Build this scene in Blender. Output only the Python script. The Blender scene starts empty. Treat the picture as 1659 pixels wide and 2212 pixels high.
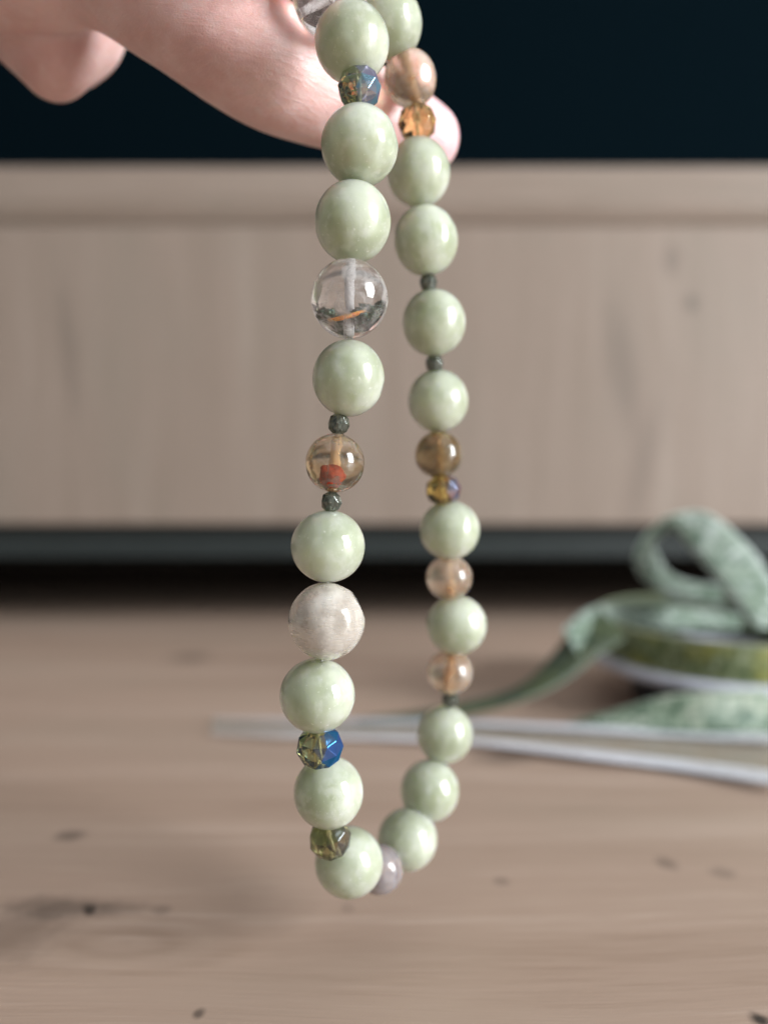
import bpy, bmesh, math, random
from mathutils import Vector, Matrix, noise

# ------------------------------------------------------------------ camera, light, exposure
scene = bpy.context.scene
COL = scene.collection
F, CX, CY, H = 1661.0, 829.5, 1106.0, 0.07     # lens in photo pixels, picture centre, camera height above the floor

def P(px, py, d):
    """Point that a photo pixel shows at distance d along the view axis."""
    return Vector(((px - CX) / F * d, d, H - (py - CY) / F * d))

cam_data = bpy.data.cameras.new("camera")
cam = bpy.data.objects.new("camera", cam_data)
COL.objects.link(cam)
scene.camera = cam
cam.location = (0, 0, H)
cam.rotation_euler = (math.radians(90), 0, 0)
cam_data.sensor_fit = 'VERTICAL'
cam_data.sensor_height = 36.0
cam_data.lens = F / 2212 * 36.0
cam_data.clip_start = 0.005
cam_data.clip_end = 50
cam_data.dof.use_dof = True
cam_data.dof.focus_distance = 0.1005
cam_data.dof.aperture_fstop = 8.0
cam_data.dof.aperture_blades = 0

world = bpy.data.worlds.new("World")
scene.world = world
world.use_nodes = True
bg = world.node_tree.nodes["Background"]
bg.inputs[0].default_value = (0.92, 0.97, 1.0, 1)
bg.inputs[1].default_value = 0.19

def window_light(name, loc, target, w, h, power, col):
    l = bpy.data.lights.new(name, 'AREA')
    l.shape = 'RECTANGLE'; l.size = w; l.size_y = h; l.energy = power; l.color = col
    o = bpy.data.objects.new(name, l); COL.objects.link(o)
    o.location = loc
    o.rotation_euler = (Vector(target) - Vector(loc)).to_track_quat('-Z', 'Y').to_euler()
    return o

TGT = Vector((0.0, 0.11, 0.07))
LDIR = Vector((0.88, -0.38, 0.27)).normalized()
window_light("window_light", TGT + LDIR * 2.2, TGT, 0.80, 1.22, 104.0, (0.95, 0.985, 1.0))
# soft light from the pale ceiling of the room
window_light("ceiling_light", (0.35, -0.5, 2.2), (0.35, -0.5, 0), 3.2, 3.2, 21.0, (0.95, 0.98, 1.0))

vs = scene.view_settings
vs.view_transform = 'Standard'
vs.look = 'None'
vs.exposure = 0.0
vs.gamma = 1.0
scene.cycles.use_denoising = True
scene.cycles.max_bounces = 14
scene.cycles.transmission_bounces = 12
scene.cycles.caustics_reflective = True
scene.cycles.caustics_refractive = True
scene.cycles.sample_clamp_indirect = 10.0
scene.cycles.blur_glossy = 0.3

# ------------------------------------------------------------------ helpers
def link(name, mesh, mat=None, parent=None, smooth=True):
    o = bpy.data.objects.new(name, mesh)
    COL.objects.link(o)
    if mat is not None and not mesh.materials:
        mesh.materials.append(mat)
    if smooth:
        mesh.polygons.foreach_set("use_smooth", [True] * len(mesh.polygons))
    if parent is not None:
        o.parent = parent
    return o

def thing(name, label, cat, loc=(0, 0, 0), group=None):
    o = bpy.data.objects.new(name, None)
    COL.objects.link(o)
    o.location = loc
    o.empty_display_size = 0.01
    o['label'] = label
    o['category'] = cat
    if group:
        o['group'] = group
    return o

def keep_world(o, root):
    """child built in world coordinates under a root that stands elsewhere"""
    o.parent = root
    o.matrix_parent_inverse = Matrix.Translation(root.location).inverted()
    return o

class NT:
    """short-hand for building node trees"""
    def __init__(self, name):
        self.m = bpy.data.materials.new(name)
        self.m.use_nodes = True
        self.t = self.m.node_tree
        self.t.nodes.clear()
        self.out = self.n('ShaderNodeOutputMaterial')
    def n(self, typ, ins=None, **props):
        nd = self.t.nodes.new(typ)
        for k, v in props.items():
            setattr(nd, k, v)
        for k, v in (ins or {}).items():
            self.set(nd, k, v)
        return nd
    def set(self, nd, k, v):
        s = nd.inputs[k]
        if isinstance(v, bpy.types.NodeSocket):
            self.t.links.new(v, s)
        elif isinstance(v, bpy.types.Node):
            self.t.links.new(v.outputs[0], s)
        else:
            if s.type == 'RGBA' and len(v) == 3:
                v = (*v, 1)
            s.default_value = v
    def math(self, op, a, b=0.0, c=None, clamp=False):
        nd = self.n('ShaderNodeMath', operation=op, use_clamp=clamp)
        self.set(nd, 0, a); self.set(nd, 1, b)
        if c is not None: self.set(nd, 2, c)
        return nd.outputs[0]
    def vmath(self, op, a, b):
        nd = self.n('ShaderNodeVectorMath', operation=op)
        self.set(nd, 0, a); self.set(nd, 1, b)
        return nd.outputs['Value'] if op in ('LENGTH', 'DOT_PRODUCT') else nd.outputs[0]
    def mix(self, fac, a, b, blend='MIX'):
        nd = self.n('ShaderNodeMix', data_type='RGBA', blend_type=blend)
        self.set(nd, 0, fac); self.set(nd, 6, a); self.set(nd, 7, b)
        return nd.outputs[2]
    def ramp(self, fac, lo, hi, a=0.0, b=1.0, kind='SMOOTHSTEP'):
        nd = self.n('ShaderNodeMapRange', interpolation_type=kind)
        self.set(nd, 0, fac)
        nd.inputs[1].default_value = lo; nd.inputs[2].default_value = hi
        nd.inputs[3].default_value = a; nd.inputs[4].default_value = b
        return nd.outputs[0]
    def noise(self, vec, scale, detail=3.0, rough=0.55, w=None, dist=0.0):
        nd = self.n('ShaderNodeTexNoise', noise_dimensions='4D' if w is not None else '3D')
        self.set(nd, 'Vector', vec); self.set(nd, 'Scale', scale)
        self.set(nd, 'Detail', detail); self.set(nd, 'Roughness', rough); self.set(nd, 'Distortion', dist)
        if w is not None: self.set(nd, 'W', w)
        return nd.outputs[0]
    def mapping(self, vec, scale=(1, 1, 1), loc=(0, 0, 0), rot=(0, 0, 0)):
        nd = self.n('ShaderNodeMapping')
        self.set(nd, 0, vec); self.set(nd, 1, loc); self.set(nd, 2, rot); self.set(nd, 3, scale)
        return nd.outputs[0]
    def bump(self, height, strength, dist):
        return self.n('ShaderNodeBump', {'Height': height, 'Strength': strength, 'Distance': dist}).outputs[0]
    def principled(self, **ins):
        return self.n('ShaderNodeBsdfPrincipled', {k.replace('_', ' '): v for k, v in ins.items()})
    def finish(self, shader):
        self.set(self.out, 0, shader)
        return self.m

def simple(name, col, rough=0.5, **kw):
    t = NT(name)
    co = t.n('ShaderNodeTexCoord').outputs['Object']
    n = t.noise(co, 220, 4)
    c = t.mix(t.ramp(n, 0.3, 0.7), tuple(x * 0.86 for x in col), col)
    return t.finish(t.principled(Base_Color=c, Roughness=rough, **kw))

# ------------------------------------------------------------------ wood
def wood(name, grain, base, light, dark, knots=(), rings=(), streak=1.0, rough=0.5, across='Y'):
    """grain 'X' or 'Z': direction of the fibres in object metres; knots (a, b, ra, rb, strength, angle) in the plane of the board"""
    t = NT(name)
    co = t.n('ShaderNodeTexCoord').outputs['Object']
    sep = t.n('ShaderNodeSeparateXYZ', {0: co})
    if grain == 'X':
        u, v = sep.outputs['X'], sep.outputs[across]
    else:
        u, v = sep.outputs['Z'], sep.outputs['X']
    uv = t.n('ShaderNodeCombineXYZ', {0: u, 1: v}).outputs[0]
    # slow meander of the grain, bulging round the knots
    warp = t.math('MULTIPLY', t.math('SUBTRACT', t.noise(t.mapping(uv, (5, 14, 1)), 1.0, 2), 0.5), 0.022)
    vw = t.math('ADD', v, warp)
    field = None
    for (a, b, ra, rb, s) in rings:
        dv = t.mapping(uv, (1 / ra, 1 / rb, 1), (-a / ra, -b / rb, 0))
        d = t.vmath('LENGTH', dv, (0, 0, 0))
        f = t.ramp(d, 0.2, 1.6, 1.0, 0.0)
        d2 = t.math('ADD', d, t.math('MULTIPLY', t.math('SUBTRACT', t.noise(t.mapping(uv, (18, 30, 1)), 1.0, 2), .5), .55))
        w = t.math('MULTIPLY', t.math('MULTIPLY', t.math('SINE', t.math('MULTIPLY', d2, 11.0)), f), s)
        field = w if field is None else t.math('ADD', field, w)
    gv = t.n('ShaderNodeCombineXYZ', {0: u, 1: vw}).outputs[0]
    s1 = t.noise(t.mapping(gv, (2.2, 46, 1)), 1.0, 4, 0.6)
    s2 = t.noise(t.mapping(gv, (9, 260, 1)), 1.0, 4, 0.6)
    s3 = t.noise(t.mapping(gv, (60, 1500, 1)), 1.0, 3, 0.6)
    blot = t.noise(t.mapping(uv, (7, 16, 1)), 1.0, 3, 0.5)
    g = t.math('ADD', t.math('MULTIPLY', s1, 0.46 * streak), t.math('MULTIPLY', s2, 0.32))
    g = t.math('ADD', g, t.math('MULTIPLY', s3, 0.22))
    if field is not None:
        g = t.math('ADD', g, t.math('MULTIPLY', field, 0.16))
    c = t.mix(t.ramp(g, 0.35, 0.50), dark, base)
    c = t.mix(t.ramp(g, 0.50, 0.62), c, light)
    c = t.mix(t.math('MULTIPLY', t.ramp(blot, 0.42, 0.7), 0.45), c, tuple(x * y for x, y in zip(base, (0.92, 0.98, 0.98))))
    for (a, b, ra, rb, s, ang) in knots:
        dv = t.mapping(t.vmath('SUBTRACT', uv, (a, b, 0)), (1, 1, 1), (0, 0, 0), (0, 0, ang))
        dv = t.mapping(dv, (1 / ra, 1 / rb, 1))
        d = t.vmath('LENGTH', dv, (0, 0, 0))
        d = t.math('ADD', d, t.math('MULTIPLY', t.math('SUBTRACT', t.noise(uv, 260, 3), .5), .9))
        k = t.math('MULTIPLY', t.ramp(d, 0.25, 1.25, 1.0, 0.0), s)
        c = t.mix(k, c, (0.055, 0.043, 0.036))
    bp = t.bump(t.math('ADD', s2, s3), 0.18, 0.0004)
    return t.finish(t.principled(Base_Color=c, Roughness=t.ramp(s2, 0.3, 0.7, rough - .06, rough + .08), Normal=bp,
                                 Specular_IOR_Level=0.35))

def fl(px, py):
    d = H * F / (py - CY)
    return (px - CX) / F * d, d

WB, WL, WD = (0.430, 0.310, 0.242), (0.508, 0.382, 0.308), (0.347, 0.242, 0.182)
kn = []
for (px, py, ra, rb, s, ang) in [
        (152, 1806, .0036, .0036, .6, 0), (194, 1966, .0013, .0026, 1.0, -.5), (130, 1962, .010, .0045, .5, .1),
        (255, 1962, .007, .003, .35, 0), (430, 2190, .0010, .0013, .7, 0), (1440, 1866, .0024, .0036, .42, 0),
        (1082, 1903, .0018, .0022, .32, 0), (1640, 2203, .0016, .0018, 1.0, 0), (350, 1966, .002, .002, .35, 0),
        (30, 2010, .010, .012, .3, 0), (412, 1420, .012, .012, .5, 0), (1560, 1885, .003, .003, .3, 0),
        (750, 1962, .0015, .002, .2, 0), (690, 1560, .012, .006, .4, 0), (1080, 1640, .010, .006, .5, 0)]:
    x, y = fl(px, py)
    kn.append((x, y, ra, rb, s, ang))
rx, ry = fl(270, 2035)
floor_mat = wood("oak_floor", 'X', WB, WL, WD, kn, [(rx, ry, .020, .0085, .35)], rough=.42)

def grid_sheet(x0, x1, y0, y1, z, nx=2, ny=2):
    vs_, fs = [], []
    for j in range(ny + 1):
        for i in range(nx + 1):
            vs_.append((x0 + (x1 - x0) * i / nx, y0 + (y1 - y0) * j / ny, z))
    for j in range(ny):
        for i in range(nx):
            a = j * (nx + 1) + i
            fs.append((a, a + 1, a + nx + 2, a + nx + 1))
    m = bpy.data.meshes.new("sheet")
    m.from_pydata(vs_, [], fs)
    return m

floor = link("floor", grid_sheet(-2.5, 2.5, -1.5, 1.2, 0, 10, 10), floor_mat, smooth=False)
floor['kind'] = 'structure'

def board(name, x0, x1, y0, y1, z0, z1, mat, parent, bev=0.0015):
    bm = bmesh.new()
    bmesh.ops.create_cube(bm, size=1.0)
    for v in bm.verts:
        v.co = Vector(((x0 + x1) / 2 + v.co.x * (x1 - x0), (y0 + y1) / 2 + v.co.y * (y1 - y0), (z0 + z1) / 2 + v.co.z * (z1 - z0)))
    if bev:
        bmesh.ops.bevel(bm, geom=bm.edges[:], offset=bev, segments=2, affect='EDGES', profile=0.5)
    m = bpy.data.meshes.new(name)
    bm.to_mesh(m); bm.free()
    o = link(name, m, mat, smooth=False)
    if parent is not None:
        keep_world(o, parent)
    return o

DC = 0.468
def cz(py): return H - (py - CY) / F * DC
wall_mat = simple("dark_wall_paint", (0.0022, 0.0058, 0.0085), 0.9, Specular_IOR_Level=0.0)
wall = board("wall", -2.5, 2.5, 1.06, 1.16, 0.0, 2.2, wall_mat, None, 0)
wall['kind'] = 'structure'

PB, PL, PD = (0.262, 0.206, 0.169), (0.302, 0.244, 0.204), (0.222, 0.176, 0.141)
def cabx(px): return (px - CX) / F * DC
front_mat = wood("oak_veneer_upright", 'Z', PB, PL, PD,
                 [(cz(655), cabx(1492), .006, .005, .5, 0), (cz(560), cabx(1450), .012, .006, .35, 0), (cz(800), cabx(1345), .05, .012, .25, .15),
                  (cz(1000), cabx(1390), .05, .010, .2, -.25), (cz(760), cabx(150), .05, .006, .25, .1)], streak=1.0, rough=.5)
rail_mat = wood("oak_veneer_level", 'X', PB, PL, (0.18, 0.145, 0.114), rough=.5, across='Z')
plinth_mat = simple("charcoal_plinth", (0.029, 0.036, 0.036), 0.55, Specular_IOR_Level=0.25)
cabinet = thing("cabinet", "low oak cabinet with an upright grained front and charcoal base behind the bracelet", "cabinet", (0, DC + .2, 0))
def moulded_top():
    """top board whose front edge is vertical above and rolls back underneath"""
    z0, z1, zc, y = cz(484), cz(363), cz(430), DC - .004
    prof = [(y + .002, z1), (y, z1 - .002), (y, zc)]
    for k in range(1, 9):
        a = k / 8 * math.radians(68)
        prof.append((y + .0105 * (1 - math.cos(a)), zc - (zc - z0) * math.sin(a) / math.sin(math.radians(68))))
    prof += [(1.0, z0), (1.0, z1)]
    n = len(prof)
    vs_ = [(x, a, b) for x in (-1.0, 1.0) for a, b in prof]
    fs = [(k, (k + 1) % n, n + (k + 1) % n, n + k) for k in range(n)] + [tuple(range(n))[::-1], tuple(range(n, 2 * n))]
    m = bpy.data.meshes.new("top_board"); m.from_pydata(vs_, [], fs)
    bm_ = bmesh.new(); bm_.from_mesh(m); bmesh.ops.recalc_face_normals(bm_, faces=bm_.faces[:]); bm_.to_mesh(m); bm_.free()
    keep_world(link("top_board", m, rail_mat, smooth=False), cabinet)
moulded_top()
board("drawer_front", -0.975, 0.975, DC, DC + .018, cz(1133), cz(485.5), front_mat, cabinet)
board("base_rail", -0.97, 0.97, DC + .012, DC + .03, cz(1207), cz(1133) - .0004, plinth_mat, cabinet, .001)
board("side_panel", -1.0, -0.982, DC + .002, 1.0, cz(1207), cz(484) - .0002, rail_mat, cabinet)
board("side_panel", 0.982, 1.0, DC + .002, 1.0, cz(1207), cz(484) - .0002, rail_mat, cabinet)
board("bottom_board", -0.98, 0.98, DC + .031, 1.0, cz(1200), cz(1170), plinth_mat, cabinet)
for sx in (-1, 1):
    board("leg", sx * .9 - .02, sx * .9 + .02, DC + .05, DC + .09, 0, cz(1207) - .0003, plinth_mat, cabinet)
    board("leg", sx * .9 - .02, sx * .9 + .02, .93, .97, 0, cz(1207) - .0003, plinth_mat, cabinet)

# ------------------------------------------------------------------ ruled strips (ribbons)
def catmull(pts, n):
    out = []
    m = len(pts)
    for i in range(m - 1):
        p0, p1, p2, p3 = pts[max(i - 1, 0)], pts[i], pts[i + 1], pts[min(i + 2, m - 1)]
        for k in range(n):
            t = k / n
            t2, t3 = t * t, t * t * t
            out.append(tuple(0.5 * ((2 * b) + (-a + c) * t + (2 * a - 5 * b + 4 * c - d) * t2 + (-a + 3 * b - 3 * c + d) * t3)
                             for a, b, c, d in zip(p0, p1, p2, p3)))
    out.append(tuple(pts[-1]))
    return out

def strip(name, A, B, mat, thick=0.0003, n=14, lanes=4, sag=0.0, parent=None):
    """ribbon between two edges given as lists of world points; UV x runs along (metres), y across 0..1"""
    a, b = catmull([tuple(p) for p in A], n), catmull([tuple(p) for p in B], n)
    verts, uvs, L = [], [], 0.0
    N = len(a)
    for i in range(N):
        pa, pb = Vector(a[i]), Vector(b[i])
        if i: L += ((pa + pb) / 2 - (Vector(a[i - 1]) + Vector(b[i - 1])) / 2).length
        for j in range(lanes + 1):
            t = j / lanes
            q = pa.lerp(pb, t)
            q.z += sag * math.sin(math.pi * t)
            verts.append(q); uvs.append((L, t))
    fs = []
    for i in range(N - 1):
        for j in range(lanes):
            k = i * (lanes + 1) + j
            fs.append((k, k + 1, k + lanes + 2, k + lanes + 1))
    m = bpy.data.meshes.new(name)
    m.from_pydata(verts, [], fs)
    uvl = m.uv_layers.new(name="UVMap")
    for lp in m.loops:
        uvl.data[lp.index].uv = uvs[lp.vertex_index]
    o = link(name, m, mat)
    if thick:
        md = o.modifiers.new("thickness", 'SOLIDIFY'); md.thickness = thick; md.offset = 0
    if parent is not None: keep_world(o, parent)
    return o

def ribbon_mat(name, deep, mid, pale, yellow, ysel, pale_sel, alpha=1.0, size=1.0):
    t = NT(name)
    uv = t.n('ShaderNodeTexCoord').outputs['UV']
    p = t.mapping(uv, (420 * size, 4.2 * size, 1))
    n1 = t.noise(p, 1.0, 2, 0.6, dist=.6)
    n2 = t.noise(t.mapping(uv, (60, 1.0, 1), (3.1, 0, 0)), 1.0, 2)
    v = t.n('ShaderNodeTexVoronoi', {'Vector': t.mapping(uv, (300 * size, 4.0 * size, 1)), 'Scale': 1.0}).outputs['Distance']
    c = t.mix(t.ramp(n1, 0.40, 0.60), deep, mid)
    c = t.mix(t.math('MULTIPLY', t.ramp(v, 0.15, 0.6, 1, 0), pale_sel), c, pale)
    c = t.mix(t.math('MULTIPLY', t.ramp(n2, 0.42, 0.6), ysel), c, yellow)
    vy = t.n('ShaderNodeSeparateXYZ', {0: uv}).outputs['Y']
    ux = t.n('ShaderNodeSeparateXYZ', {0: uv}).outputs['X']
    wob = t.math('MULTIPLY', t.math('SUBTRACT', t.noise(t.mapping(uv, (500, 5, 1)), 1.0, 2), .5), 2.6)
    row = t.math('MULTIPLY', t.math('SINE', t.math('ADD', t.math('MULTIPLY', ux, 1150.0), wob)), t.math('SINE', t.math('ADD', t.math('MULTIPLY', vy, 15.0), wob)))
    c = t.mix(t.math('MULTIPLY', t.ramp(row, .12, .45), .75), c, deep)
    edge = t.ramp(t.math('ABSOLUTE', t.math('SUBTRACT', vy, .5)), .41, .45)
    c = t.mix(t.math('MULTIPLY', edge, .7), c, pale)
    w = t.n('ShaderNodeTexWave', {'Vector': t.mapping(uv, (3000, 40, 1)), 'Scale': 1.0, 'Distortion': 1.0})
    bp = t.bump(w.outputs['Fac'], .3, .0002)
    sh = t.principled(Base_Color=c, Roughness=.42, Normal=bp, Sheen_Weight=.2, Specular_IOR_Level=.5)
    tr = t.n('ShaderNodeBsdfTranslucent', {'Color': c})
    m1 = t.n('ShaderNodeMixShader', {0: .28, 1: sh, 2: tr})
    if alpha < 1:
        m1 = t.n('ShaderNodeMixShader', {0: alpha, 1: t.n('ShaderNodeBsdfTransparent'), 2: m1})
    return t.finish(m1)

pale_ribbon = ribbon_mat("pale_green_ribbon", (.10, .17, .11), (.32, .40, .32), (.60, .67, .64), (.4, .45, .2), 0.0, .7, 1.0, .6)
green_ribbon = ribbon_mat("green_woven_ribbon", (.032, .060, .036), (.072, .115, .065), (.17, .22, .15), (.20, .22, .05), .3, .35, .86)
wound_mat = ribbon_mat("wound_patterned_ribbon", (.13, .19, .07), (.32, .40, .20), (.62, .67, .46), (.46, .43, .05), .8, .6)
deep_mat = ribbon_mat("deep_green_winding", (.018, .040, .024), (.035, .07, .035), (.08, .12, .06), (.10, .12, .02), .5, .3)
coil_mat = ribbon_mat("patterned_coil_ribbon", (.10, .19, .12), (.40, .50, .38), (.62, .68, .56), (.4, .42, .2), .1, .7, 1.0, .5)

# --- the spool lying on its side with its ribbon
SD = 0.29
SC = P(1563, 1415, SD)
spool = thing("ribbon_spool", "white rimmed spool of patterned green ribbon with a loose loop standing on top", "ribbon spool", (SC.x, SC.y, 0))
white_plastic = simple("white_plastic", (0.72, 0.74, 0.84), 0.35, Subsurface_Weight=.15, Subsurface_Radius=(.002, .002, .002))
rim_shade = simple("navy_rim_shade", (0.014, 0.022, 0.034), 0.4)  # shade under the rim, painted as a dark navy colour

def lathe(name, prof, mat, parent, center, tilt=0.0, seg=96, uvw=False):
    verts, fs, uvs = [], [], []
    n = len(prof)
    for i in range(seg + 1 if uvw else seg):
        a = 2 * math.pi * i / seg
        for j, (r, z) in enumerate(prof):
            verts.append((r * math.cos(a), r * math.sin(a), z))
            uvs.append((a * prof[0][0], j / (n - 1)))
    cnt = seg if uvw else seg
    for i in range(cnt):
        i2 = i + 1 if uvw else (i + 1) % seg
        for j in range(n - 1):
            fs.append((i * n + j, i2 * n + j, i2 * n + j + 1, i * n + j + 1))
    m = bpy.data.meshes.new(name)
    m.from_pydata(verts, [], fs)
    if uvw:
        l = m.uv_layers.new(name="UVMap")
        for lp in m.loops:
            l.data[lp.index].uv = uvs[lp.vertex_index]
    m.transform(Matrix.Translation(center) @ Matrix.Rotation(tilt, 4, 'X'))
    o = link(name, m, mat)
    keep_world(o, parent)
    return o

RS = 290 * SD / F
TILT = math.radians(4.0)
def rounded_disc(r, t, ri):
    e = t / 2
    return [(ri, -e), (r - e, -e), (r - e * .3, -e * .7), (r, 0), (r - e * .3, e * .7), (r - e, e), (ri, e), (ri, -e)]
lathe("rim", rounded_disc(RS, .0042, .010), white_plastic, spool, SC, TILT)
lathe("hub", [(.006, .0004 - SC.z), (RS * .66, .0004 - SC.z), (RS * .67, .003 - SC.z), (RS * .60, .006 - SC.z), (RS * .66, -.0035), (.006, -.004)], rim_shade, spool, SC, 0)  # added hub filling the shadowed gap below the rim
up = Matrix.Rotation(TILT, 3, 'X') @ Vector((0, 0, 1))
lathe("wound_ribbon", [(RS * .93, .0024), (RS * .935, .005), (RS * .925, .011), (RS * .915, .0150)], wound_mat, spool, SC, TILT, uvw=True)
lathe("wound_ribbon", [(RS * .80, .0135), (RS * .80, .003)], green_ribbon, spool, SC, TILT, uvw=True)
# the edges of the inner windings seen over the top
prof = []
for k in range(9):
    r0 = RS * (.905 - .055 * k)
    prof += [(r0, .0148 - .0006 * k), (r0 - RS * .028, .0146 - .0006 * k), (r0 - RS * .030, .0118 - .0006 * k), (r0 - RS * .053, .0118 - .0006 * k)]
lathe("wound_edge", prof, deep_mat, spool, SC, TILT, uvw=True)
# pale outer wrap slipping off to the left, then the tail that sweeps down to the floor
strip("ribbon_wrap", [P(1600, 1330, .300), P(1470, 1312, .292), P(1340, 1304, .283), P(1268, 1316, .272), P(1215, 1360, .264)],
      [P(1600, 1362, .298), P(1470, 1360, .290), P(1350, 1352, .281), P(1290, 1352, .270), P(1250, 1420, .262)], pale_ribbon, parent=spool)
strip("ribbon_tail", [P(1290, 1312, .276), P(1262, 1328, .273), P(1225, 1372, .269), P(1185, 1422, .266), P(1148, 1460, .263), P(1098, 1490, .261), P(1020, 1512, .260), P(900, 1536, .2600), P(770, 1552, .2590)],
      [P(1350, 1380, .264), P(1325, 1398, .262), P(1285, 1422, .260), P(1232, 1464, .2575), P(1180, 1494, .255), P(1110, 1520, .2535), P(1025, 1540, .2545), P(900, 1559, .2545), P(775, 1566, .2520)],
      green_ribbon, parent=spool, sag=.0008)
# the standing loop
strip("ribbon_loop",
      [P(1560, 1304, .276), P(1503, 1301, .277), P(1432, 1282, .278), P(1384, 1246, .278), P(1371, 1199, .277), P(1396, 1150, .275), P(1440, 1116, .272),
       P(1508, 1104, .273), P(1560, 1128, .271), P(1612, 1175, .268), P(1648, 1220, .266), P(1672, 1265, .265), P(1685, 1310, .265), P(1690, 1350, .266)],
      [P(1560, 1262, .284), P(1494, 1256, .284), P(1446, 1237, .284), P(1422, 1201, .283), P(1414, 1174, .282), P(1438, 1150, .279), P(1452, 1146, .275),
       P(1470, 1165, .271), P(1493, 1192, .267), P(1534, 1237, .262), P(1566, 1272, .259), P(1590, 1298, .258), P(1612, 1328, .258), P(1630, 1362, .260)],
      pale_ribbon, parent=spool)
# --- patterned ribbon coil lying under the spool rim
coil = strip("ribbon_coil",
      [P(1230, 1572, .2460), P(1330, 1578, .2440), P(1450, 1588, .2400), P(1570, 1594, .2370), P(1700, 1590, .2380), P(1820, 1570, .2470)],
      [P(1222, 1562, .2530), P(1330, 1532, .2480), P(1440, 1502, .2435), P(1560, 1492, .2405), P(1700, 1490, .2420), P(1820, 1485, .2510)],
      coil_mat, n=18)
coil['label'] = "patterned pale green ribbon standing on edge under the white spool rim"
coil['category'] = "ribbon"

# --- sheer ribbon with white satin borders lying on the floor
def sheer_mat():
    t = NT("sheer_organza")
    uv = t.n('ShaderNodeTexCoord').outputs['UV']
    n = t.noise(t.mapping(uv, (120, 3, 1)), 1.0, 3)
    d = t.principled(Base_Color=(.55, .60, .60), Roughness=.4)
    tr = t.n('ShaderNodeBsdfTransparent', {'Color': (.95, .97, .96, 1)})
    return t.finish(t.n('ShaderNodeMixShader', {0: t.ramp(n, .2, .8, .03, .14), 1: tr, 2: d}))
def satin_mat():
    t = NT("white_satin")
    uv = t.n('ShaderNodeTexCoord').outputs['UV']
    n = t.noise(t.mapping(uv, (90, 2, 1)), 1.0, 3)
    d = t.principled(Base_Color=(.72, .73, .80), Roughness=.34, Sheen_Weight=.3)
    return t.finish(t.n('ShaderNodeMixShader', {0: t.math('MULTIPLY', t.ramp(n, .25, .75, .50, .85), t.ramp(t.n('ShaderNodeSeparateXYZ', {0: uv}).outputs['X'], -.01, .10, .25, 1.0)), 1: t.n('ShaderNodeBsdfTransparent'), 2: d}))
satin = satin_mat()
organza = sheer_mat()
far0 = [(462, 1549), (600, 1551), (760, 1553), (1000, 1556), (1250, 1566), (1450, 1576), (1700, 1586)]
near0 = [(458, 1586), (600, 1592), (760, 1596), (1000, 1606), (1250, 1636), (1450, 1662), (1700, 1702)]
def onfloor(px, py, z):
    d = (H - z) * F / (py - CY)
    return P(px, py, d)
sr = thing("white_ribbon", "narrow sheer ribbon with white satin borders lying flat across the floor", "ribbon", (0.1, 0.24, 0))
def lane(t0, t1, z):
    A, B = [], []
    for i, ((ax, ay), (bx, by)) in enumerate(zip(far0, near0)):
        zz = z + .0012 * math.sin(i * 1.3) ** 2
        A.append(onfloor(ax, ay, zz).lerp(onfloor(bx, by, zz), t0))
        B.append(onfloor(ax, ay, zz).lerp(onfloor(bx, by, zz), t1))
    return A, B
a, b = lane(0, .20, .0012); strip("satin_edge", a, b, satin, parent=sr)
a, b = lane(.76, 1, .0014); strip("satin_edge", a, b, satin, parent=sr)
a, b = lane(.16, .77, .0009); strip("sheer_band", a, b, organza, parent=sr)

# ------------------------------------------------------------------ beads
rng = random.Random(7)

def bead_mesh(name, R, ax=1.0, seed=0, flats=7, depth=(.962, .988), wob=.008, nu=72, nv=44):
    r = random.Random(seed)
    planes = []
    for _ in range(flats):
        v = Vector((r.gauss(0, 1), r.gauss(0, 1), r.gauss(0, .8))).normalized()
        planes.append((v, r.uniform(*depth)))
    off = Vector((r.random() * 50, r.random() * 50, r.random() * 50))
    verts, fs = [], []
    for j in range(nv + 1):
        th = math.pi * j / nv
        th = max(0.13, min(math.pi - 0.13, th))
        if j == 0: th = .06
        if j == nv: th = math.pi - .06
        for i in range(nu):
            ph = 2 * math.pi * i / nu
            p = Vector((math.sin(th) * math.cos(ph), math.sin(th) * math.sin(ph), math.cos(th)))
            p *= 1 + wob * noise.noise(p * 1.6 + off)
            for v, hgt in planes:
                d = p.dot(v)
                if d > hgt:
                    p -= v * (d - hgt) * .85
            if j in (0, nv):
                p.z *= .90
            verts.append((p.x * R, p.y * R, p.z * R * ax))
    for j in range(nv):
        for i in range(nu):
            fs.append((j * nu + i, (j + 1) * nu + i, (j + 1) * nu + (i + 1) % nu, j * nu + (i + 1) % nu))
    fs.append(tuple(range(nu)))
    fs.append(tuple(reversed([nv * nu + i for i in range(nu)])))
    m = bpy.data.meshes.new(name)
    m.from_pydata(verts, [], fs)
    bm = bmesh.new(); bm.from_mesh(m)
    bmesh.ops.recalc_face_normals(bm, faces=bm.faces[:]); bm.to_mesh(m); bm.free()
    return m

def faceted_mesh(name, R, ax, n=9):
    """faceted rondelle: convex hull of staggered rings, flat facets"""
    bm = bmesh.new()
    for z, r, o in [(-.98, .36, 0), (-.62, .83, .5), (0, 1.0, 0), (.62, .83, .5), (.98, .36, 0)]:
        for i in range(n):
            a = 2 * math.pi * (i + o) / n
            bm.verts.new((R * r * math.cos(a), R * r * math.sin(a), R * ax * z))
    res = bmesh.ops.convex_hull(bm, input=bm.verts[:])
    bmesh.ops.dissolve_limit(bm, angle_limit=math.radians(3), verts=bm.verts[:], edges=bm.edges[:])
    bmesh.ops.bevel(bm, geom=bm.edges[:], offset=R * .018, segments=1, affect='EDGES')
    bmesh.ops.recalc_face_normals(bm, faces=bm.faces[:])
    m = bpy.data.meshes.new(name); bm.to_mesh(m); bm.free()
    return m

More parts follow.
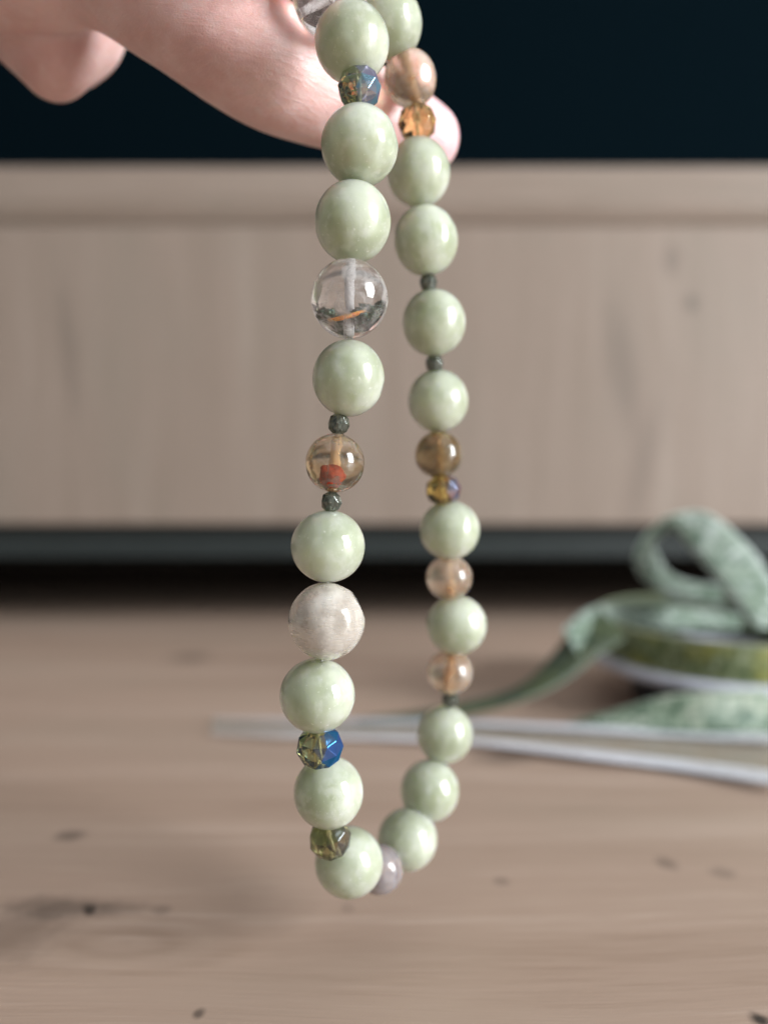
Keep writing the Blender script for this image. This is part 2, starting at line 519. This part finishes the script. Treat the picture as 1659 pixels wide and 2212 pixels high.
def tube_mesh(name, pts, r, seg=12, closed=False, cap=True):
    verts, fs = [], []
    N = len(pts)
    ref = Vector((0.2, 1, .1)).normalized()
    for i in range(N):
        t = (pts[(i + 1) % N if closed else min(i + 1, N - 1)] - pts[(i - 1) % N if closed else max(i - 1, 0)]).normalized()
        u = (ref - t * ref.dot(t)).normalized(); w = t.cross(u); ref = u
        rr = r[i] if isinstance(r, (list, tuple)) else r
        for k in range(seg):
            a = 2 * math.pi * k / seg
            verts.append(pts[i] + u * math.cos(a) * rr + w * math.sin(a) * rr)
    for i in range(N if closed else N - 1):
        i2 = (i + 1) % N
        for k in range(seg):
            fs.append((i * seg + k, i * seg + (k + 1) % seg, i2 * seg + (k + 1) % seg, i2 * seg + k))
    if cap and not closed:
        fs.append(tuple(reversed(range(seg)))); fs.append(tuple((N - 1) * seg + k for k in range(seg)))
    m = bpy.data.meshes.new(name); m.from_pydata(verts, [], fs)
    return m

def blob_mesh(name, size, seed, amp=.35, freq=1.6):
    bm = bmesh.new()
    bmesh.ops.create_icosphere(bm, subdivisions=4, radius=1)
    o = Vector((seed * 3.7, seed * 1.3, 0))
    for v in bm.verts:
        k = 1 + amp * noise.fractal(v.co * freq + o, .8, 2.0, 3)
        v.co = Vector((v.co.x * size[0], v.co.y * size[1], v.co.z * size[2])) * k
    m = bpy.data.meshes.new(name); bm.to_mesh(m); bm.free()
    return m

# ---- bead materials
def mat_jade():
    t = NT("pale_green_jade")
    tc = t.n('ShaderNodeTexCoord').outputs['Object']
    rnd = t.n('ShaderNodeObjectInfo').outputs['Random']
    w = t.math('MULTIPLY', rnd, 40.0)
    big = t.noise(tc, 160, 3, .55, w=w)
    mid = t.noise(tc, 520, 4, .6, w=w)
    vein = t.noise(t.mapping(tc, (1, 1, .35)), 420, 3, .5, w=t.math('ADD', w, 7.0), dist=1.2)
    spk = t.noise(tc, 2600, 2, .5, w=w)
    c = t.mix(t.ramp(big, .34, .64), (.465, .515, .365), (.62, .66, .555))
    c = t.mix(t.math('MULTIPLY', t.ramp(mid, .48, .68), .6), c, (.74, .765, .70))
    c = t.mix(t.math('MULTIPLY', t.ramp(vein, .54, .70), .36), c, (.40, .46, .29))
    c = t.mix(t.math('MULTIPLY', t.ramp(spk, .64, .74), .7), c, (.90, .92, .87))
    c = t.mix(t.math('MULTIPLY', rnd, .22), c, (.49, .515, .43))
    bp = t.bump(t.math('ADD', t.noise(tc, 900, 3, .6, w=w), t.math('MULTIPLY', spk, .45)), .085, .0004)
    s = t.principled(Base_Color=c, Roughness=.45, IOR=1.5, Transmission_Weight=t.ramp(big, .3, .7, .42, .24), Coat_Weight=1.0, Coat_IOR=1.6, Coat_Normal=bp,
                     Coat_Roughness=t.ramp(t.noise(tc, 1100, 3, w=w), .35, .75, .03, .13), Subsurface_Weight=1.0,
                     Subsurface_Radius=(.0070, .0074, .0048), Subsurface_Scale=1.0, Normal=bp, Specular_IOR_Level=.2)
    return t.finish(s)

def mat_clear():
    t = NT("clear_quartz")
    tc = t.n('ShaderNodeTexCoord').outputs['Object']
    n = t.noise(tc, 700, 4, .6)
    s = t.principled(Base_Color=(.985, .955, .94), Roughness=t.ramp(n, .45, .8, .0, .08), IOR=1.42, Transmission_Weight=1.0,
                     Normal=t.bump(t.noise(tc, 500, 2), .03, .0003))
    d = t.principled(Base_Color=(.8, .78, .76), Roughness=.3)
    d = t.n('ShaderNodeMixShader', {0: .5, 1: d, 2: t.n('ShaderNodeBsdfTranslucent', {'Color': (.84, .77, .75, 1)})})
    veil = t.math('MULTIPLY', t.ramp(t.noise(tc, 330, 4, .65, dist=1.5), .34, .70), .50)
    return t.finish(t.n('ShaderNodeMixShader', {0: veil, 1: s, 2: d}))

def mat_milky():
    t = NT("milky_quartz")
    tc = t.n('ShaderNodeTexCoord').outputs['Object']
    n = t.noise(t.mapping(tc, (1, 1, .6), rot=(.4, .6, 0)), 230, 4, .6, dist=1.0)
    c = t.mix(t.ramp(n, .35, .65), (.76, .695, .62), (.83, .785, .72))
    fine = t.noise(t.mapping(tc, (.25, .25, 1.6)), 2400, 3)
    s = t.principled(Base_Color=c, Roughness=t.ramp(fine, .4, .7, .16, .32), IOR=1.5, Coat_Weight=.9, Coat_Roughness=.06, Transmission_Weight=t.ramp(n, .3, .7, .55, .38),
                     Subsurface_Weight=1.0, Subsurface_Radius=(.004, .0038, .0034), Normal=t.bump(fine, .02, .0002))
    return t.finish(s)

def mat_agate(name, c1, c2, trans, rough):
    t = NT(name)
    tc = t.n('ShaderNodeTexCoord').outputs['Object']
    w = t.math('MULTIPLY', t.n('ShaderNodeObjectInfo').outputs['Random'], 30.0)
    n = t.noise(tc, 210, 4, .6, w=w, dist=1.0)
    c = t.mix(t.ramp(n, .36, .64), c1, c2)
    s = t.principled(Base_Color=c, Roughness=rough, IOR=1.5, Transmission_Weight=t.ramp(n, .3, .7, trans + .12, trans - .12),
                     Subsurface_Weight=1.0, Subsurface_Radius=(.004, .003, .002), Coat_Weight=.8, Coat_Roughness=.04,
                     Normal=t.bump(t.noise(tc, 800, 2, w=w), .03, .0003))
    return t.finish(s)

def mat_crystal(name, tint, coat1, coat2, amount, side=0.0):
    """glass with an iridescent half coating on the side that faces +X of the bead"""
    t = NT(name)
    tc = t.n('ShaderNodeTexCoord').outputs['Object']
    g = t.principled(Base_Color=tint, Roughness=.015, IOR=1.58, Transmission_Weight=1.0)
    nrm = t.n('ShaderNodeTexCoord').outputs['Normal']
    sx = t.n('ShaderNodeSeparateXYZ', {0: nrm})
    hue = t.noise(nrm, 1.9, 1, .4)
    cc = t.mix(t.ramp(hue, .38, .62), coat1, coat2)
    gl = t.n('ShaderNodeAddShader', {0: t.n('ShaderNodeBsdfGlossy', {'Color': t.mix(.5, cc, (0, 0, 0)), 'Roughness': .06}), 1: t.n('ShaderNodeBsdfDiffuse', {'Color': t.mix(.4, cc, (0, 0, 0))})})
    mask = t.math('MULTIPLY', t.ramp(sx.outputs['X'], side - .25, side + .35), amount)
    fr = t.math('MULTIPLY', t.n('ShaderNodeLayerWeight', {'Blend': .35}).outputs['Facing'], .25)
    mask = t.math('ADD', mask, fr, clamp=True)
    return t.finish(t.n('ShaderNodeMixShader', {0: mask, 1: g, 2: gl}))

def mat_spacer():
    t = NT("smoky_green_crystal")
    tc = t.n('ShaderNodeTexCoord').outputs['Object']
    n = t.noise(tc, 1500, 3, .6)
    c = t.mix(t.ramp(n, .4, .65), (.20, .23, .19), (.52, .53, .44))
    s = t.principled(Base_Color=c, Roughness=.05, IOR=1.6, Transmission_Weight=.8, Specular_IOR_Level=.8)
    gl = t.n('ShaderNodeBsdfGlossy', {'Color': (.10, .12, .11, 1), 'Roughness': .08})
    return t.finish(t.n('ShaderNodeMixShader', {0: .30, 1: s, 2: gl}))

def mat_core(name, col):
    t = NT(name)
    tc = t.n('ShaderNodeTexCoord').outputs['Object']
    n = t.noise(t.mapping(tc, (1, 1, .4)), 1400, 3)
    c = t.mix(t.ramp(n, .35, .65), tuple(x * .72 for x in col), col)
    d = t.n('ShaderNodeBsdfDiffuse', {'Color': c})
    tr = t.n('ShaderNodeBsdfTranslucent', {'Color': c})
    return t.finish(t.n('ShaderNodeMixShader', {0: .45, 1: d, 2: tr}))

def mat_inclusion(name, col, dark):
    t = NT(name)
    tc = t.n('ShaderNodeTexCoord').outputs['Object']
    n = t.noise(tc, 900, 4, .7)
    c = t.mix(t.ramp(n, .35, .65), dark, col)
    return t.finish(t.principled(Base_Color=c, Roughness=.6, Subsurface_Weight=.5, Subsurface_Radius=(.0015, .0006, .0003)))

JADE, CLEAR, MILKY = mat_jade(), mat_clear(), mat_milky()
AG_PEACH = mat_agate("peach_agate", (.82, .60, .42), (.80, .70, .60), .80, .26)
AG_BROWN = mat_agate("brown_agate", (.40, .27, .12), (.44, .34, .20), .76, .22)
AG_RED = mat_agate("grey_amber_agate", (.72, .52, .29), (.74, .70, .62), .88, .15)
AG_GREY = mat_agate("mauve_grey_agate", (.46, .41, .43), (.54, .49, .50), .62, .24)
CR_OLIVE = mat_crystal("olive_iridescent_crystal", (.74, .70, .30), (.012, .085, .20), (.03, .07, .20), .85, .25)
CR_TEAL = mat_crystal("teal_iridescent_crystal", (.66, .66, .38), (.11, .21, .29), (.15, .14, .21), .70, .0)
CR_AMBER = mat_crystal("amber_crystal", (.80, .54, .24), (.20, .16, .07), (.14, .08, .04), .40, .1)
CR_FIRE = mat_crystal("fire_polished_amber_crystal", (.88, .62, .18), (.10, .12, .19), (.17, .08, .08), .66, .3)
CR_DEEP = mat_crystal("deep_olive_crystal", (.68, .62, .30), (.07, .09, .10), (.12, .10, .08), .42, .3)
SPACER = mat_spacer()
CORE_WHITE = mat_core("frosted_bore", (.93, .92, .93))
CORE_PEACH = mat_core("peach_bore", (.95, .72, .48))
CORE_AMBER = mat_core("amber_bore", (.75, .50, .22))
INC_RED = mat_inclusion("red_inclusion", (.66, .055, .003), (.30, .016, .002))
INC_ORANGE = mat_inclusion("orange_inclusion", (.70, .29, .02), (.45, .16, .01))
INC_MOSS = mat_inclusion("moss_inclusion", (.10, .13, .09), (.03, .045, .035))
t_ = NT("clear_elastic")
CORDM = t_.finish(t_.principled(Base_Color=(.85, .85, .82), Roughness=.25, Transmission_Weight=.5))

# kind, px, py, d, r px across the strand, axial ratio, label
J, Q, M, AP, AB, AR, AG = 'jade', 'clear', 'milky', 'peach', 'brown', 'red', 'grey'
BEADS = [
 (Q, 713, -6, .1075, 81, 1.0, "clear quartz bead against the finger at the top"),
 (J, 760, 92, .1018, 80, 1.05, None),
 ('teal', 776, 191, .1015, 47, .92, "olive and blue iridescent faceted bead in front of the finger"),
 (J, 777, 315, .0998, 83, 1.02, None),
 (J, 762, 480, .0998, 82, 1.06, None),
 (Q, 755, 646, .0998, 83, 1.02, "clear quartz bead with a white bore and an orange streak"),
 (J, 753, 817, .1012, 78, 1.06, None),
 ('spacer', 732, 916, .1012, 24, .95, None),
 (AR, 724, 1000, .1012, 64, 1.0, "grey amber agate bead with a red spot at its foot"),
 ('spacer', 716, 1084, .1012, 23, .95, None),
 (J, 709, 1180, .1018, 80, .98, None),
 (M, 706, 1341, .1012, 83, 1.0, "milky white quartz bead with flat ground sides"),
 (J, 686, 1502, .1026, 81, .98, None),
 ('olive', 691, 1613, .1045, 51, .80, "olive faceted bead with a bright blue coated side"),
 (J, 710, 1711, .1085, 75, 1.03, None),
 ('deep', 713, 1811, .1095, 46, .82, "dark olive faceted bead in front of the lowest green bead"),
 (J, 754, 1862, .1152, 73, 1.03, None),
 (AG, 820, 1878, .1215, 51, 1.0, "mauve grey agate bead half hidden at the bottom of the loop"),
 (J, 880, 1813, .1275, 64, 1.03, None),
 (J, 928, 1708, .1315, 63, 1.04, None),
 (J, 961, 1586, .1340, 60, 1.03, None),
 ('spacer', 972, 1510, .1330, 19, .95, None),
 (AP, 971, 1452, .1315, 50, .95, "pinkish agate bead above the small dark spacer"),
 (J, 986, 1350, .1290, 65, .98, None),
 (AP, 970, 1248, .1275, 50, .95, "pinkish agate bead between two green beads"),
 (J, 971, 1145, .1265, 65, .98, None),
 ('fire', 957, 1058, .1250, 39, .82, "yellow and orange faceted bead under the brown agate"),
 (AB, 947, 982, .1245, 51, 1.0, "translucent brown agate bead with an amber bore"),
 (J, 946, 866, .1250, 65, 1.04, None),
 ('spacer', 938, 785, .1230, 20, .95, None),
 (J, 937, 697, .1210, 68, 1.05, None),
 ('spacer', 925, 610, .1200, 19.5, .95, None),
 (J, 920, 520, .1190, 69, 1.08, None),
 (J, 904, 373, .1192, 68, 1.08, None),
 ('amber', 901, 265, .1180, 42, .90, "amber brown faceted bead in front of the fingertip"),
 (AP, 886, 170, .1168, 56, 1.08, "large peach agate bead beside the topmost green bead"),
 (J, 838, 48, .1140, 72, 1.06, None),
 ('deep', 757, -14, .1125, 36, .85, "grey faceted bead at the top edge between quartz and jade"),
]
bracelet = thing("bracelet", "hanging loop bracelet of pale green jade, quartz, agate and faceted glass beads", "bracelet",
                 P(754, 1940, .115))
centres = [P(b[1], b[2], b[3]) for b in BEADS]
NB = len(BEADS)
MATS = {J: JADE, Q: CLEAR, M: MILKY, AP: AG_PEACH, AB: AG_BROWN, AR: AG_RED, AG: AG_GREY, 'teal': CR_TEAL, 'olive': CR_OLIVE,
        'deep': CR_DEEP, 'fire': CR_FIRE, 'amber': CR_AMBER, 'spacer': SPACER}
NAMES = {J: 'jade_bead', Q: 'quartz_bead', M: 'quartz_bead', AP: 'agate_bead', AB: 'agate_bead', AR: 'agate_bead', AG: 'agate_bead',
         'teal': 'faceted_bead', 'olive': 'faceted_bead', 'deep': 'faceted_bead', 'fire': 'faceted_bead', 'amber': 'faceted_bead', 'spacer': 'spacer_bead'}
for i, (kind, px, py, d, rpx, axr, label) in enumerate(BEADS):
    c = centres[i]
    R = rpx * d / F
    tan = (centres[(i - 1) % NB] - centres[(i + 1) % NB]).normalized()
    if i in (0, NB - 1):
        tan = Vector((.75, .2, .55)).normalized()
    # local Z along the strand, local X turned to the picture's right
    xr = Vector((1, -.15, 0)); xr = (xr - tan * xr.dot(tan)).normalized()
    rot = Matrix((xr, tan.cross(xr), tan)).transposed()
    if kind in (J, Q, M, AP, AB, AR, AG):
        fl_ = {M: 9, Q: 5, AR: 5}.get(kind, 7)
        dep = (.93, .97) if kind == M else (.962, .988)
        me = bead_mesh(NAMES[kind], R, axr, seed=11 * i + 3, flats=fl_, depth=dep)
    else:
        me = faceted_mesh(NAMES[kind], R * 1.02, axr, 9 if rpx > 30 else 7)
    o = link(NAMES[kind], me, MATS[kind], smooth=kind in (J, Q, M, AP, AB, AR, AG))
    spin = math.radians(-53.7 - 20 + (0 if kind in ('olive', 'teal') else rng.uniform(-16, 16))) if kind in ('teal', 'olive', 'deep', 'fire', 'amber') else rng.uniform(0, 6.28)
    if kind in (Q, AR): spin = 0
    me.transform(Matrix.Rotation(spin, 4, 'Z'))
    mw = Matrix.Translation(c) @ rot.to_4x4()
    o.parent = bracelet
    o.matrix_parent_inverse = Matrix.Translation(bracelet.location).inverted()
    o.matrix_basis = mw
    if label: o['label'] = label
    def sub(name, me2, mat):
        s = link(name, me2, mat)
        s.parent = o
        return s
    if kind in (Q, M, AP, AB, AR, AG):
        core = {Q: CORE_WHITE, M: CORE_WHITE, AP: CORE_PEACH, AB: CORE_AMBER, AR: CORE_PEACH, AG: CORE_PEACH}[kind]
        zz = R * axr * .86
        rr = R * (.10 if kind in (Q,) else .13)
        pts, rad = [], []
        rs_ = random.Random(i)
        for k in range(13):
            z = -zz + 2 * zz * k / 12
            pts.append(Vector((rs_.uniform(-.012, .012) * R, 0, z)))
            rad.append(rr * rs_.uniform(.8, 1.15))
        sub("bore", tube_mesh("bore", pts, rad, 14), core)
    if kind == AR:
        bl = sub("red_inclusion", blob_mesh("red_inclusion", (R * .37, R * .32, R * .38), 5, .22, 1.3), INC_RED)
        bl.location = (R * .05, -R * .42, -R * .44)
    if kind == Q and i > 0:
        pts = []
        for k in range(15):
            t = k / 14
            pts.append(Vector((R * (-.42 + .85 * t), -R * .45 + R * .35 * t * t, R * (-.58 + .34 * t ** 1.5))))
        m2 = tube_mesh("orange_streak", pts, [R * .055 * (1 - .5 * abs(2 * k / 14 - 1) ** 2) for k in range(15)], 10)
        sub("orange_streak", m2, INC_ORANGE)
        for k, (bx, by, bz, s1) in enumerate([(.40, -.10, -.34, .15), (-.44, -.12, -.36, .12), (.60, .10, -.12, .07), (-.18, .05, -.55, .10)]):
            b2 = sub("moss_inclusion", blob_mesh("moss_inclusion", (R * s1 * 1.9, R * s1 * .7, R * s1 * 1.2), k + 2, .8, 2.4), INC_MOSS)
            b2.location = (R * bx, R * by, R * bz)

# elastic cord through every bead
pts = catmull([tuple(c) for c in centres + [centres[0]]], 5)[:-1]
cord = link("cord", tube_mesh("cord", [Vector(p) for p in pts], .00022, 8, closed=True), CORDM)
keep_world(cord, bracelet)

# ------------------------------------------------------------------ the hand
def skin_mat():
    t = NT("skin")
    tc = t.n('ShaderNodeTexCoord').outputs['Object']
    n = t.noise(tc, 110, 4, .55)
    n2 = t.noise(tc, 420, 3, .6)
    c = t.mix(t.ramp(n, .34, .66), (.69, .435, .405), (.79, .555, .535))
    c = t.mix(t.math('MULTIPLY', t.ramp(n2, .45, .75), .30), c, (.82, .66, .64))
    c = t.mix(t.ramp(t.n('ShaderNodeSeparateXYZ', {0: tc}).outputs['X'], -.004, .012, 0, .8), c, (.80, .50, .535))
    # creases run across the finger's lower side, slanting with its length
    line = t.mapping(tc, (260, 260, 1500), rot=(0, math.radians(-18), 0))
    cr = t.noise(line, 1.0, 4, .65, dist=.4)
    vor = t.n('ShaderNodeTexVoronoi', {'Vector': t.mapping(tc, (1, 1, 1.8), rot=(0, math.radians(25), 0)), 'Scale': 1900.0}, feature='DISTANCE_TO_EDGE').outputs['Distance']
    h = t.math('ADD', t.math('MULTIPLY', t.ramp(cr, .42, .62), .8), t.math('MULTIPLY', t.ramp(vor, 0, .25), .30))
    h = t.math('ADD', h, t.math('MULTIPLY', t.noise(tc, 3800, 2), .25))
    bp = t.bump(h, .42, .00016)
    s = t.principled(Base_Color=c, Roughness=t.ramp(n2, .3, .7, .33, .47), Subsurface_Weight=.8, Subsurface_Radius=(.0026, .0012, .0008),
                     Subsurface_Scale=1.0, Normal=bp, Specular_IOR_Level=.75)
    return t.finish(s)

def chain(bm, pts, step=.35):
    """pts: (px, py, d, r px). A dense row of spheres along a smooth path"""
    dense = catmull([tuple(P(a, b, d)) + (r * d / F,) for a, b, d, r in pts], 14)
    last = None
    for x, y, z, r in dense:
        q = Vector((x, y, z))
        if last is not None and (q - last).length < r * step * .5: continue
        last = q
        bmesh.ops.create_icosphere(bm, subdivisions=3, radius=r, matrix=Matrix.Translation(q))

bm = bmesh.new()
# index finger, pad side to the light, ending behind the back strand
chain(bm, [(-700, -330, .124, 260), (-350, -210, .120, 232), (0, -138, .1175, 186), (205, -112, .1145, 156), (370, -2, .1125, 138), (515, 98, .1140, 135),
           (590, 148, .1165, 128), (660, 190, .1200, 111), (750, 226, .1245, 98), (840, 258, .1290, 88), (905, 290, .1315, 77), (926, 302, .1322, 72)])
# folded middle finger hanging lower behind it
chain(bm, [(-420, -300, .140, 190), (-100, -230, .137, 180), (60, -120, .139, 172), (108, -10, .1355, 172), (113, 70, .1310, 122), (116, 112, .1295, 93), (117, 140, .1290, 75)])
# ring and little finger, further back and to the left
chain(bm, [(-520, -320, .165, 170), (-330, -200, .162, 160), (-250, -60, .158, 130), (-235, 40, .156, 95), (-232, 80, .156, 75)])
chain(bm, [(-640, -330, .185, 140), (-480, -230, .182, 130), (-420, -110, .180, 105), (-405, -20, .178, 80)])
# thumb in front and above, coming down on the quartz bead
chain(bm, [(-700, -470, .118, 260), (-250, -470, .108, 200), (100, -430, .099, 165), (330, -360, .095, 150), (480, -270, .0955, 130), (590, -175, .102, 100), (645, -110, .111, 78), (655, -95, .1135, 72)])
# palm and wrist
chain(bm, [(-700, -380, .150, 330), (-1000, -480, .160, 350), (-1500, -600, .175, 300), (-2200, -760, .195, 270)])
hm = bpy.data.meshes.new("hand")
bm.to_mesh(hm); bm.free()
tmp = bpy.data.objects.new("hand_tmp", hm); COL.objects.link(tmp)
md = tmp.modifiers.new("remesh", 'REMESH'); md.mode = 'VOXEL'; md.voxel_size = .00065; md.use_smooth_shade = True
sm = tmp.modifiers.new("smooth", 'SMOOTH'); sm.iterations = 6; sm.factor = .5
dg = bpy.context.evaluated_depsgraph_get()
hand_me = bpy.data.meshes.new_from_object(tmp.evaluated_get(dg), depsgraph=dg)
bpy.data.objects.remove(tmp)
hand_me.name = "hand"
hand = link("hand", hand_me, skin_mat())
hand['label'] = "hand holding the bracelet, pointing finger behind the beads and one finger folded down"
hand['category'] = "hand"
